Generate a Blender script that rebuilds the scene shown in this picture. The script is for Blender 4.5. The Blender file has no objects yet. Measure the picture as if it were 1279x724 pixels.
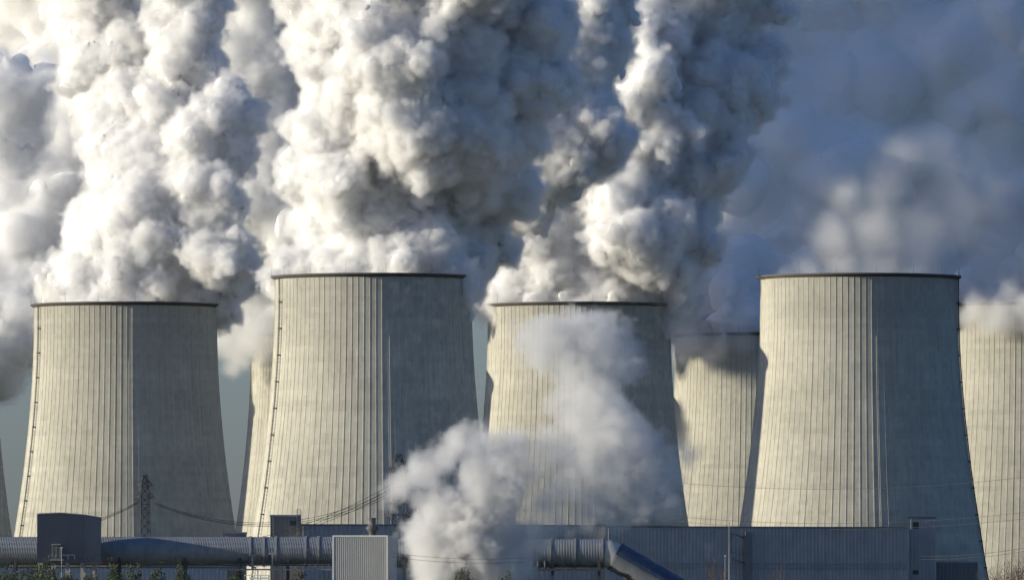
import bpy, bmesh, math, random
import numpy as np
from mathutils import Vector, noise

R = math.radians
SC = bpy.context.scene
COL = SC.collection
random.seed(7)

# ------------------------------------------------------------------ camera, sky, sun, exposure
FPX, PCX, PCY, PITCH, EYE = 13200.0, 639.5, 362.0, R(2.052), 2.0
cd = bpy.data.cameras.new('camera'); cam = bpy.data.objects.new('camera', cd); COL.objects.link(cam)
cd.sensor_width = 36.0; cd.lens = FPX / 1279.0 * 36.0
cd.clip_start = 5.0; cd.clip_end = 60000.0
cam.location = (0, 0, EYE); cam.rotation_euler = (R(90) + PITCH, 0, 0)
SC.camera = cam

SUN_EL, SUN_AZ = R(13.0), R(9.0)           # azimuth: left of the frame, a little towards the camera
sun_dir = Vector((-math.cos(SUN_AZ) * math.cos(SUN_EL), -math.sin(SUN_AZ) * math.cos(SUN_EL), math.sin(SUN_EL)))
ld = bpy.data.lights.new('sun', 'SUN'); sun = bpy.data.objects.new('sun', ld); COL.objects.link(sun)
ld.energy = 4.3; ld.angle = R(0.5); ld.color = (1.0, 0.915, 0.73)
sun.rotation_euler = sun_dir.to_track_quat('Z', 'Y').to_euler()
sun.location = (-400, 2500, 400)

W = bpy.data.worlds.new('World'); SC.world = W; W.use_nodes = True
wn = W.node_tree.nodes; wl = W.node_tree.links
bg = wn['Background']
sky = wn.new('ShaderNodeTexSky'); sky.sky_type = 'NISHITA'; sky.sun_disc = False
sky.sun_elevation = SUN_EL; sky.sun_rotation = math.atan2(sun_dir.x, sun_dir.y)
sky.altitude = 100; sky.air_density = 1.0; sky.dust_density = 1.0; sky.ozone_density = 6.0
tint = wn.new('ShaderNodeMix'); tint.data_type = 'RGBA'; tint.blend_type = 'MULTIPLY'; tint.inputs[0].default_value = 1.0
tint.inputs[7].default_value = (0.98, 0.86, 0.90, 1)
wl.new(sky.outputs[0], tint.inputs[6]); wl.new(tint.outputs[2], bg.inputs[0]); bg.inputs[1].default_value = 0.1

SC.view_settings.view_transform = 'Standard'; SC.view_settings.look = 'None'
SC.view_settings.exposure = 0.6; SC.view_settings.gamma = 1.0; SC.view_settings.use_curve_mapping = False
cy = SC.cycles
cy.use_denoising = True
cy.use_adaptive_sampling = True; cy.adaptive_threshold = 0.03
cy.max_bounces = 14; cy.diffuse_bounces = 6; cy.volume_bounces = 12; cy.transparent_max_bounces = 128
cy.volume_step_rate = 2.0; cy.volume_max_steps = 512


def at(px, py, Y):
    """the world point at depth Y that the photograph shows at pixel (px, py)"""
    u = (px - PCX) / FPX; v = -(py - PCY) / FPX
    d = Vector((u, math.cos(PITCH) - v * math.sin(PITCH), math.sin(PITCH) + v * math.cos(PITCH)))
    t = Y / d.y
    return Vector((d.x * t, Y, EYE + d.z * t))


# ------------------------------------------------------------------ helpers
def tag(o, label=None, cat=None, group=None, kind=None):
    if label: o['label'] = label
    if cat: o['category'] = cat
    if group: o['group'] = group
    if kind: o['kind'] = kind
    return o


def empty(name, loc, rz=0.0):
    o = bpy.data.objects.new(name, None); COL.objects.link(o)
    o.location = loc; o.rotation_euler = (0, 0, rz); o.empty_display_size = 2
    return o


class MB:
    """collects shapes; build() links them as ONE mesh object, in the coordinates of its parent"""
    def __init__(self): self.v = []; self.f = []; self.s = []

    def add(self, v, f, smooth=False):
        n = len(self.v); self.v += [tuple(p) for p in v]
        self.f += [tuple(i + n for i in q) for q in f]; self.s += [smooth] * len(f)

    def box(self, x0, x1, y0, y1, z0, z1):
        v = [(x, y, z) for z in (z0, z1) for y in (y0, y1) for x in (x0, x1)]
        self.add(v, [(0, 2, 3, 1), (4, 5, 7, 6), (0, 1, 5, 4), (2, 6, 7, 3), (0, 4, 6, 2), (1, 3, 7, 5)])

    def tube(self, pts, r, n=8, cap=True, smooth=True):
        pts = [Vector(p) for p in pts]; rs = r if hasattr(r, '__len__') else [r] * len(pts)
        vs = []
        for i, p in enumerate(pts):
            t = (pts[min(i + 1, len(pts) - 1)] - pts[max(i - 1, 0)]).normalized()
            a = t.cross(Vector((0, 0, 1)))
            if a.length < 1e-3: a = Vector((1, 0, 0))
            a.normalize(); b = t.cross(a)
            for k in range(n):
                w = 2 * math.pi * k / n
                vs.append(p + (a * math.cos(w) + b * math.sin(w)) * rs[i])
        fs = [(i * n + k, i * n + (k + 1) % n, (i + 1) * n + (k + 1) % n, (i + 1) * n + k) for i in range(len(pts) - 1) for k in range(n)]
        if cap: fs += [tuple(range(n - 1, -1, -1)), tuple((len(pts) - 1) * n + k for k in range(n))]
        self.add(vs, fs, smooth)

    def bar(self, a, b, w): self.tube([a, b], w * 0.7, 4, True, False)

    def lathe(self, prof, n=64, smooth=True, close=False):
        vs = [(r * math.cos(2 * math.pi * k / n), r * math.sin(2 * math.pi * k / n), z) for r, z in prof for k in range(n)]
        m = len(prof); fs = []
        for i in range(m if close else m - 1):
            j = (i + 1) % m
            fs += [(i * n + k, i * n + (k + 1) % n, j * n + (k + 1) % n, j * n + k) for k in range(n)]
        self.add(vs, fs, smooth)

    def mesh(self, name, mat):
        me = bpy.data.meshes.new(name); me.from_pydata(self.v, [], self.f)
        me.polygons.foreach_set('use_smooth', self.s)
        me.materials.append(mat); me.update()
        bm = bmesh.new(); bm.from_mesh(me); bmesh.ops.recalc_face_normals(bm, faces=bm.faces); bm.to_mesh(me); bm.free()
        return me

    def build(self, name, mat, parent=None, loc=None):
        o = bpy.data.objects.new(name, self.mesh(name, mat)); COL.objects.link(o)
        if parent: o.parent = parent
        if loc is not None: o.location = loc
        return o


class NT:
    """short-hand for a node tree"""
    def __init__(self, tree): self.t = tree

    def n(self, typ, ins=None, **kw):
        nd = self.t.nodes.new(typ)
        for k, v in kw.items(): setattr(nd, k, v)
        for k, v in (ins or {}).items():
            s = nd.inputs[k]
            if isinstance(v, bpy.types.NodeSocket): self.t.links.new(v, s)
            else: s.default_value = v
        return nd

    def math(self, op, a, b=None, c=None, clamp=False):
        nd = self.t.nodes.new('ShaderNodeMath'); nd.operation = op; nd.use_clamp = clamp
        for i, v in enumerate((a, b, c)):
            if v is None: continue
            if isinstance(v, bpy.types.NodeSocket): self.t.links.new(v, nd.inputs[i])
            else: nd.inputs[i].default_value = v
        return nd.outputs[0]

    def mixc(self, f, a, b, blend='MIX'):
        nd = self.t.nodes.new('ShaderNodeMix'); nd.data_type = 'RGBA'; nd.blend_type = blend
        for i, v in ((0, f), (6, a), (7, b)):
            if isinstance(v, bpy.types.NodeSocket): self.t.links.new(v, nd.inputs[i])
            else: nd.inputs[i].default_value = v if i == 0 else (*v, 1)
        return nd.outputs[2]

    def ramp(self, f, stops):
        nd = self.t.nodes.new('ShaderNodeValToRGB'); self.t.links.new(f, nd.inputs[0])
        el = nd.color_ramp.elements
        while len(el) < len(stops): el.new(0.5)
        for e, (p, c) in zip(el, stops):
            e.position = p; e.color = (c, c, c, 1) if not hasattr(c, '__len__') else (*c, 1)
        return nd.outputs[0]


def material(name):
    m = bpy.data.materials.new(name); m.use_nodes = True
    nt = NT(m.node_tree); b = m.node_tree.nodes['Principled BSDF']
    return m, nt, b


def simple_mat(name, col, rough=0.8, var=0.12, scale=0.35, metal=0.0, dirt=(0.5, 0.5, 0.5), spec=0.3):
    """painted or bare surface with uneven tone and fine grime"""
    m, nt, b = material(name)
    tc = nt.n('ShaderNodeTexCoord'); oi = nt.n('ShaderNodeObjectInfo')
    n1 = nt.n('ShaderNodeTexNoise', {'Vector': tc.outputs['Object'], 'Scale': scale, 'Detail': 6.0, 'Roughness': 0.65})
    mp = nt.n('ShaderNodeMapping', {'Vector': tc.outputs['Object'], 'Scale': (1.6, 1.6, 0.12)})
    n2 = nt.n('ShaderNodeTexNoise', {'Vector': mp.outputs[0], 'Scale': scale * 2.5, 'Detail': 4.0})
    f = nt.math('ADD', nt.math('MULTIPLY', n1.outputs[0], 0.6), nt.math('MULTIPLY', n2.outputs[0], 0.4))
    f = nt.ramp(f, [(0.3, 0.0), (0.7, 1.0)])
    c = nt.mixc(f, tuple(x * (1 - var) * d * 2 for x, d in zip(col, dirt)), tuple(x * (1 + var) for x in col))
    m.node_tree.links.new(c, b.inputs['Base Color'])
    b.inputs['Roughness'].default_value = rough; b.inputs['Metallic'].default_value = metal
    b.inputs['Specular IOR Level'].default_value = spec
    return m


def concrete_mat():
    m, nt, b = material('tower_concrete')
    tc = nt.n('ShaderNodeTexCoord'); oi = nt.n('ShaderNodeObjectInfo')
    off = nt.math('MULTIPLY', oi.outputs['Random'], 300.0)
    p = nt.n('ShaderNodeVectorMath', {0: tc.outputs['Object'], 1: (0, 0, 0)}, operation='ADD')
    cmb = nt.n('ShaderNodeCombineXYZ', {0: off, 1: off})
    nt.t.links.new(cmb.outputs[0], p.inputs[1]); P = p.outputs[0]
    sx = nt.n('ShaderNodeSeparateXYZ', {0: tc.outputs['Object']})
    ang = nt.math('ARCTAN2', sx.outputs[1], sx.outputs[0])
    # cast lifts: one tone per ring of formwork and per bay between two ribs
    lift = nt.math('FLOOR', nt.math('DIVIDE', sx.outputs[2], 1.55))
    bay = nt.math('FLOOR', nt.math('MULTIPLY', ang, 104 / (2 * math.pi)))
    wl_ = nt.n('ShaderNodeTexWhiteNoise', {'Vector': nt.n('ShaderNodeCombineXYZ', {0: lift, 1: off, 2: 0.0}).outputs[0]})
    wb_ = nt.n('ShaderNodeTexWhiteNoise', {'Vector': nt.n('ShaderNodeCombineXYZ', {0: bay, 1: lift, 2: off}).outputs[0]})
    big = nt.n('ShaderNodeTexNoise', {'Vector': P, 'Scale': 0.045, 'Detail': 7.0, 'Roughness': 0.62})
    mp = nt.n('ShaderNodeMapping', {'Vector': P, 'Scale': (1, 1, 0.05)})
    stk = nt.n('ShaderNodeTexNoise', {'Vector': mp.outputs[0], 'Scale': 0.75, 'Detail': 6.0, 'Roughness': 0.7})
    fine = nt.n('ShaderNodeTexNoise', {'Vector': P, 'Scale': 0.6, 'Detail': 8.0, 'Roughness': 0.75})
    v = nt.math('ADD', nt.math('MULTIPLY', nt.math('SUBTRACT', big.outputs[0], 0.5), 0.55), 0.0)
    v = nt.math('ADD', v, nt.math('MULTIPLY', nt.math('SUBTRACT', stk.outputs[0], 0.5), 0.6))
    v = nt.math('ADD', v, nt.math('MULTIPLY', nt.math('SUBTRACT', fine.outputs[0], 0.5), 0.45))
    v = nt.math('ADD', v, nt.math('MULTIPLY', nt.math('SUBTRACT', wl_.outputs[0], 0.5), 0.09))
    v = nt.math('ADD', v, nt.math('MULTIPLY', nt.math('SUBTRACT', wb_.outputs[0], 0.5), 0.10))
    v = nt.math('ADD', v, 1.0)
    # soot and damp stains below the rim and in a few old patches
    hgt = nt.ramp(nt.math('DIVIDE', sx.outputs[2], 114.0), [(0.80, 0.0), (0.985, 1.0)])
    stain = nt.math('MULTIPLY', hgt, nt.ramp(stk.outputs[0], [(0.42, 0.0), (0.68, 1.0)]))
    blot = nt.ramp(nt.n('ShaderNodeTexNoise', {'Vector': P, 'Scale': 0.028, 'Detail': 5.0}).outputs[0], [(0.62, 0.0), (0.75, 1.0)])
    dark = nt.math('ADD', nt.math('MULTIPLY', stain, 0.65), nt.math('MULTIPLY', blot, 0.35), clamp=True)
    base = nt.mixc(dark, (0.495, 0.478, 0.405), (0.25, 0.245, 0.225))
    vv = nt.n('ShaderNodeCombineXYZ', {0: v, 1: v, 2: v})
    col = nt.mixc(1.0, base, (1, 1, 1), 'MULTIPLY')
    nt.t.links.new(vv.outputs[0], col.node.inputs[7])
    # patches of repair mortar
    out = nt.n('ShaderNodeBsdfDiffuse', {'Color': col, 'Roughness': 0.6})
    bmp = nt.n('ShaderNodeBump', {'Height': fine.outputs[0], 'Strength': 0.35, 'Distance': 0.25})
    nt.t.links.new(bmp.outputs[0], out.inputs['Normal'])
    nt.t.links.new(out.outputs[0], m.node_tree.nodes['Material Output'].inputs[0])
    return m


M = {}
M['concrete'] = concrete_mat()
M['rim'] = simple_mat('dark_rim_concrete', (0.10, 0.095, 0.09), 0.95, 0.2)  # rim toned much darker than the shell concrete
M['steel'] = simple_mat('galvanised_steel', (0.30, 0.31, 0.32), 0.55, 0.15, 0.8, 0.4)
M['dark_steel'] = simple_mat('dark_painted_steel', (0.055, 0.06, 0.07), 0.6, 0.2, 0.8)
M['grey_steel'] = simple_mat('grey_weathered_steel', (0.075, 0.075, 0.08), 0.6, 0.2, 0.8)
M['duct'] = simple_mat('aluminium_cladding', (0.22, 0.24, 0.26), 0.55, 0.22, 0.25, 0.2)
M['blue_sheet'] = simple_mat('blue_sheet', (0.06, 0.09, 0.145), 0.5, 0.12, 0.3)
M['grey_wall'] = simple_mat('grey_clad_wall', (0.36, 0.35, 0.335), 0.8, 0.2, 0.2)
M['dark_wall'] = simple_mat('dark_clad_wall', (0.19, 0.185, 0.18), 0.75, 0.12, 0.15)
M['light_wall'] = simple_mat('light_ribbed_wall', (0.50, 0.50, 0.47), 0.7, 0.08, 0.3)
M['window'] = simple_mat('dark_window', (0.03, 0.035, 0.04), 0.25, 0.1, spec=0.6)
M['wire'] = simple_mat('dark_wire', (0.05, 0.05, 0.055), 0.6)
M['white'] = simple_mat('white_paint', (0.75, 0.75, 0.72), 0.5, 0.06)
M['bark'] = simple_mat('bark', (0.09, 0.07, 0.055), 0.95, 0.3, 2.0)

# ------------------------------------------------------------------ ground
def ground():
    m, nt, b = material('field_ground')
    tc = nt.n('ShaderNodeTexCoord')
    a = nt.n('ShaderNodeTexNoise', {'Vector': tc.outputs['Object'], 'Scale': 0.01, 'Detail': 8.0})
    c = nt.n('ShaderNodeTexNoise', {'Vector': tc.outputs['Object'], 'Scale': 0.6, 'Detail': 6.0})
    f = nt.math('ADD', nt.math('MULTIPLY', a.outputs[0], 0.6), nt.math('MULTIPLY', c.outputs[0], 0.4))
    nt.t.links.new(nt.mixc(nt.ramp(f, [(0.4, 0.0), (0.6, 1.0)]), (0.045, 0.06, 0.02), (0.11, 0.10, 0.06)), b.inputs['Base Color'])
    b.inputs['Roughness'].default_value = 1.0
    mb = MB(); s = 24000
    mb.add([(-s, -2000, 0), (s, -2000, 0), (s, 40000, 0), (-s, 40000, 0)], [(0, 1, 2, 3)])
    tag(mb.build('ground', m), kind='structure')
ground()

# ------------------------------------------------------------------ cooling towers
PZ = [0, 14, 28, 42.5, 53, 64.5, 76.5, 89.5, 100, 107, 113.2]
PR = [42.6, 39.4, 36.3, 33.9, 32.3, 30.8, 29.5, 28.5, 28.05, 27.95, 28.0]
def tower_r(z):
    """Catmull-Rom through the measured outline"""
    i = max(0, min(len(PZ) - 2, sum(1 for q in PZ if q <= z) - 1))
    def sl(k):
        a, b = max(k - 1, 0), min(k + 1, len(PZ) - 1)
        return (PR[b] - PR[a]) / (PZ[b] - PZ[a])
    h = PZ[i + 1] - PZ[i]; t = min(1, max(0, (z - PZ[i]) / h))
    return ((2 * t**3 - 3 * t**2 + 1) * PR[i] + (t**3 - 2 * t**2 + t) * h * sl(i) + (-2 * t**3 + 3 * t**2) * PR[i + 1] + (t**3 - t**2) * h * sl(i + 1))

NRIB = 104
def tower_meshes():
    rs = np.random.RandomState(3)
    # shell with wind ribs cast on
    mb = MB(); zs = np.linspace(0, 113.2, 74)
    offs = [(0.0, 0.0), (0.44, 0.0), (0.47, 0.072), (0.59, 0.072), (0.62, 0.0)]   # (share of a bay, height of rib)
    ang = []; hgt = []
    for k in range(NRIB):
        hk = 1.0 + 0.25 * rs.randn()
        for a, h in offs[1:]:
            ang.append((k + a) * 2 * math.pi / NRIB); hgt.append(h * max(0.5, hk))
    ang = np.array(ang); hgt = np.array(hgt); n = len(ang)
    for z in zs:
        r = tower_r(z) + hgt
        mb.v += list(zip(r * np.cos(ang), r * np.sin(ang), [z] * n))
    for i in range(len(zs) - 1):
        for k in range(n):
            mb.f.append((i * n + k, i * n + (k + 1) % n, (i + 1) * n + (k + 1) % n, (i + 1) * n + k)); mb.s.append(False)
    # inner face
    mb.lathe([(tower_r(z) - 0.75, z) for z in zs[::4]] , 96)
    shell = bpy.data.meshes.new('shell'); shell.from_pydata(mb.v, [], mb.f)
    shell.materials.append(M['concrete']); shell.update()
    # rim: a thin walkway ring standing out over the shell
    mb = MB(); r0 = tower_r(113.2)
    mb.lathe([(r0 - 0.78, 112.3), (r0 + 0.2, 112.3), (r0 + 1.15, 112.95), (r0 + 1.15, 113.32), (r0 + 0.95, 113.32), (r0 + 0.95, 113.2), (r0 - 0.78, 113.2)], 128, False, True)
    rim = mb.mesh('rim_walkway', M['rim'])
    # lightning rods on the rim
    rod = MB(); rod.tube([(r0 + 1.0, 0, 113.2), (r0 + 1.0, 0, 116.2)], [0.06, 0.035], 5)
    rodm = rod.mesh('lightning_rod', M['steel'])
    # caged ladder
    mb = MB(); zz = np.linspace(3, 113, 90)
    for s in (-0.35, 0.35):
        mb.tube([(tower_r(z) + 0.7, s, z) for z in zz], 0.11, 4, True, False)
    for z in np.arange(5, 113, 1.1): mb.box(tower_r(z) + 0.45, tower_r(z) + 0.75, -0.35, 0.35, z, z + 0.12)
    for z in np.arange(8, 112, 7.5): mb.box(tower_r(z) + 0.1, tower_r(z) + 0.9, -0.38, 0.38, z, z + 0.35)
    lad = mb.mesh('ladder', M['dark_steel'])
    pipe = MB(); pipe.tube([(tower_r(z) + 0.35, 0, z) for z in zz if z < 96], 0.07, 6)
    for z in np.arange(6, 94, 9): pipe.box(tower_r(z), tower_r(z) + 0.5, -0.12, 0.12, z, z + 0.15)
    return shell, rim, rodm, lad, pipe.mesh('lightning_cable', M['steel'])
TM = tower_meshes()

def tower(cx, Y, label, ladder_az=None, cable_az=None):
    """cx: photo column of the axis; azimuths in degrees, 0 = frame right, -90 = towards the camera"""
    p = at(cx, 600, Y)
    root = empty('cooling_tower', (p.x, Y, 0), R(random.uniform(0, 3.4)))
    tag(root, label, 'cooling tower', 'ribbed concrete cooling towers')
    rz = root.rotation_euler.z
    def part(name, me, az=0.0):
        o = bpy.data.objects.new(name, me); COL.objects.link(o); o.parent = root; o.rotation_euler.z = az; return o
    part('shell', TM[0]); part('rim_walkway', TM[1])
    for k in range(16): part('lightning_rod', TM[2], 2 * math.pi * (k + 0.35) / 16 - rz)
    if ladder_az is not None: part('ladder', TM[3], R(ladder_az) - rz)
    if cable_az is not None: part('lightning_cable', TM[4], R(cable_az) - rz)
    return root

Y1, Y2, Y3 = 3000.0, 3232.0, 3525.0
tower(156.5, Y2, 'cooling tower with bright left face and lattice pylon standing before its foot', -156, -86)
tower(466.0, Y1, 'large cooling tower with deep blue shaded half behind the grey box with chimney', -157, -80)
tower(723.5, Y2, 'cooling tower half veiled by low drifting steam', None, None)
tower(1073.0, Y1, 'large cooling tower rising above the long dark hall with ladder on its right edge', -12, -82)
tower(1290.0, Y2, 'sunlit cooling tower cut off by the right edge of the picture', None, None)
tower(-110.0, Y3, 'sliver of a cooling tower at the left edge of the picture', None, None)
tower(418.0, Y3, 'narrow strip of a far cooling tower showing between two nearer towers', None, None)
tower(948.0, Y3, 'far cooling tower with steam shade across its top beside the dark hall', None, None)

# ------------------------------------------------------------------ steam
def steam_mat(name, alb, wt, scale):
    m, nt, b = material(name)
    b.inputs['Base Color'].default_value = (alb, alb, alb, 1)
    b.inputs['Roughness'].default_value = 1.0
    b.inputs['Specular IOR Level'].default_value = 0.0
    b.inputs['Subsurface Weight'].default_value = wt
    b.inputs['Subsurface Radius'].default_value = (1.0, 1.0, 1.0)
    b.inputs['Subsurface Scale'].default_value = scale
    tc = nt.n('ShaderNodeTexCoord')
    n1 = nt.n('ShaderNodeTexNoise', {'Vector': tc.outputs['Object'], 'Scale': 0.35, 'Detail': 7.0, 'Roughness': 0.6})
    bmp = nt.n('ShaderNodeBump', {'Height': n1.outputs[0], 'Strength': 0.35, 'Distance': 1.5})
    nt.t.links.new(bmp.outputs[0], b.inputs['Normal'])
    return m

def vapour_mat(name, alb):
    m = bpy.data.materials.new(name); m.use_nodes = True
    t = m.node_tree; t.nodes.remove(t.nodes['Principled BSDF'])
    pv = t.nodes.new('ShaderNodeVolumePrincipled')
    pv.inputs['Color'].default_value = (alb, alb, alb, 1)
    pv.inputs['Density'].default_value = 1.0
    pv.inputs['Anisotropy'].default_value = 0.25
    t.links.new(pv.outputs[0], t.nodes['Material Output'].inputs['Volume'])
    return m
M['steam'] = steam_mat('steam_billow', 0.66, 0.9, 16.0); M['old_steam'] = steam_mat('drifted_steam_billow', 0.7, 1.0, 50.0)
M['veil_steam'] = steam_mat('veil_steam_billow', 0.95, 0.5, 30.0)
M['thin_steam'] = steam_mat('thin_steam_billow', 0.66, 1.0, 25.0)
M['vapour'] = vapour_mat('steam_vapour', 0.93); M['dull_vapour'] = vapour_mat('dull_vapour', 0.9)


def billow_points(lobes, seed, rmin=1.3, kids=(13, 8, 5), spread=(0.2, 0.55), warp=6.0):
    """cauliflower: balls on balls on balls"""
    rs = np.random.RandomState(seed)
    P = [np.array(lobes)]
    cur = P[0]
    for lev, n in enumerate(kids):
        m = len(cur)
        d = rs.randn(m, n, 3); d /= np.linalg.norm(d, axis=2, keepdims=True)
        rr = cur[:, None, 3] * rs.uniform(spread[0], spread[1], (m, n))
        c = cur[:, None, :3] + d * (cur[:, None, 3] * rs.uniform(0.82, 1.0, (m, n)))[..., None]
        new = np.concatenate([c, rr[..., None]], 2).reshape(-1, 4)
        new = new[new[:, 3] > rmin]
        P.append(new); cur = new
    P = np.concatenate(P)
    for q in P:
        v = Vector(q[:3]); a = noise.noise_vector(v * 0.045 + Vector((seed, 0, 0))); b = noise.noise_vector(v * 0.13 + Vector((0, seed, 0)))
        q[:3] += np.array(a) * warp + np.array(b) * warp * 0.35
    return P


def gn_tree(name):
    t = bpy.data.node_groups.new(name, 'GeometryNodeTree')
    t.interface.new_socket('Geometry', in_out='INPUT', socket_type='NodeSocketGeometry')
    t.interface.new_socket('Geometry', in_out='OUTPUT', socket_type='NodeSocketGeometry')
    nt = NT(t); return t, nt, nt.n('NodeGroupInput'), nt.n('NodeGroupOutput')


def points_object(pts):
    me = bpy.data.meshes.new('pts'); me.from_pydata([tuple(p[:3]) for p in pts], [], [])
    a = me.attributes.new('rad', 'FLOAT', 'POINT'); a.data.foreach_set('value', np.ascontiguousarray(pts[:, 3], dtype=np.float32))
    o = bpy.data.objects.new('pts', me); COL.objects.link(o); return o


def bake_billows(pts, voxel, amp, fine, warp=9.0, puff=0.26, mat='steam', puffamp=1.1):
    """union of balls -> one skin, roughened along its normals, as plain mesh data"""
    o = points_object(pts)
    t, nt, gi, go = gn_tree('billow_skin')
    rad = nt.n('GeometryNodeInputNamedAttribute', {'Name': 'rad'}, data_type='FLOAT')
    mp = nt.n('GeometryNodeMeshToPoints', {'Mesh': gi.outputs[0], 'Radius': rad.outputs[0]})
    pv = nt.n('GeometryNodePointsToVolume', {'Points': mp.outputs[0], 'Voxel Size': voxel, 'Radius': rad.outputs[0], 'Density': 1.0}, resolution_mode='VOXEL_SIZE')
    vm = nt.n('GeometryNodeVolumeToMesh', {'Volume': pv.outputs[0], 'Threshold': 0.3})
    pos = nt.n('GeometryNodeInputPosition'); nor = nt.n('GeometryNodeInputNormal')
    n1 = nt.n('ShaderNodeTexNoise', {'Vector': pos.outputs[0], 'Scale': 0.10, 'Detail': 7.0, 'Roughness': 0.62, 'Distortion': 0.4})
    n2 = nt.n('ShaderNodeTexNoise', {'Vector': pos.outputs[0], 'Scale': 0.5, 'Detail': 4.0, 'Roughness': 0.6})
    v1 = nt.n('ShaderNodeTexVoronoi', {'Vector': pos.outputs[0], 'Scale': puff, 'Detail': 2.0, 'Roughness': 0.55, 'Lacunarity': 2.3}, feature='F1', normalize=True)
    dsq = nt.math('POWER', v1.outputs['Distance'], 1.6)
    h0 = nt.math('MULTIPLY', nt.math('SUBTRACT', 0.25, dsq), puffamp / puff)
    h = nt.math('ADD', nt.math('MULTIPLY', nt.math('SUBTRACT', n1.outputs[0], 0.5), amp * 2), nt.math('MULTIPLY', nt.math('SUBTRACT', n2.outputs[0], 0.5), fine * 2))
    h = nt.math('ADD', h, h0)
    off = nt.n('ShaderNodeVectorMath', {0: nor.outputs[0]}, operation='SCALE'); nt.t.links.new(h, off.inputs['Scale'])
    w1 = nt.n('ShaderNodeTexNoise', {'Vector': pos.outputs[0], 'Scale': 0.055, 'Detail': 0.5})
    wv = nt.n('ShaderNodeVectorMath', {0: nt.n('ShaderNodeVectorMath', {0: w1.outputs['Color'], 1: (0.5, 0.5, 0.5)}, operation='SUBTRACT').outputs[0], 'Scale': 11.0}, operation='SCALE')
    tot = nt.n('ShaderNodeVectorMath', {0: off.outputs[0], 1: wv.outputs[0]}, operation='ADD')
    sp = nt.n('GeometryNodeSetPosition', {'Geometry': vm.outputs[0], 'Offset': tot.outputs[0]})
    ss = nt.n('GeometryNodeSetShadeSmooth', {'Geometry': sp.outputs[0]})
    nt.t.links.new(ss.outputs[0], go.inputs[0])
    md = o.modifiers.new('g', 'NODES'); md.node_group = t
    bpy.context.view_layer.update()
    dg = bpy.context.evaluated_depsgraph_get()
    me = bpy.data.meshes.new_from_object(o.evaluated_get(dg))
    bpy.data.objects.remove(o); bpy.data.node_groups.remove(t)
    me.materials.clear(); me.materials.append(M[mat])
    return me


def noise_field(nt, scale, detail, rough, seed):
    pos = nt.n('GeometryNodeInputPosition')
    p = nt.n('ShaderNodeVectorMath', {0: pos.outputs[0], 1: (seed * 37.1, seed * 11.7, seed * 5.3)}, operation='ADD')
    return nt.n('ShaderNodeTexNoise', {'Vector': p.outputs[0], 'Scale': scale, 'Detail': detail, 'Roughness': rough})


def vol_object(name, t, nt, go, dens, lo, hi, voxel, parent, mat='vapour'):
    res = [max(4, int((hi[k] - lo[k]) / voxel)) for k in range(3)]
    vc = nt.n('GeometryNodeVolumeCube', {'Density': dens, 'Background': 0.0, 'Min': tuple(lo), 'Max': tuple(hi),
              'Resolution X': res[0], 'Resolution Y': res[1], 'Resolution Z': res[2]})
    sm = nt.n('GeometryNodeSetMaterial', {'Geometry': vc.outputs[0], 'Material': M[mat]})
    nt.t.links.new(sm.outputs[0], go.inputs[0])
    me = bpy.data.volumes.new(name); me.materials.append(M[mat])
    o = bpy.data.objects.new(name, me); COL.objects.link(o)
    md = o.modifiers.new('g', 'NODES'); md.node_group = t
    if parent: o.parent = parent
    return o


def fuzz(core, width, dens, voxel, edge, fscale, seed, name='vapour'):
    """thin vapour hugging the billows, thinning out over `width` metres"""
    t, nt, gi, go = gn_tree('vapour_shell')
    oi = nt.n('GeometryNodeObjectInfo', {'Object': core})
    pr = nt.n('GeometryNodeProximity', {0: oi.outputs['Geometry']}, target_element='FACES')
    def billow(s, k): return nt.math('ABSOLUTE', nt.math('MULTIPLY_ADD', noise_field(nt, s, 2.0, 0.5, k).outputs[0], 4.0, -2.0))
    h = nt.math('ADD', nt.math('MULTIPLY', billow(fscale, seed), 0.75), nt.math('MULTIPLY', billow(fscale * 2.7, seed + 3), 0.45))
    h = nt.math('ADD', h, nt.math('MULTIPLY', nt.math('SUBTRACT', noise_field(nt, fscale * 5.0, 6.0, 0.7, seed + 5).outputs[0], 0.5), 0.9))
    f = nt.math('DIVIDE', nt.math('SUBTRACT', nt.math('MULTIPLY', h, width), pr.outputs['Distance']), edge, clamp=True)
    f = nt.math('MULTIPLY', f, dens)
    v = np.empty(len(core.data.vertices) * 3, np.float32); core.data.vertices.foreach_get('co', v); v = v.reshape(-1, 3)
    lo = v.min(0) - width * 1.5; hi = v.max(0) + width * 1.5
    return vol_object(name, t, nt, go, f, lo, hi, voxel, core)


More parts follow.
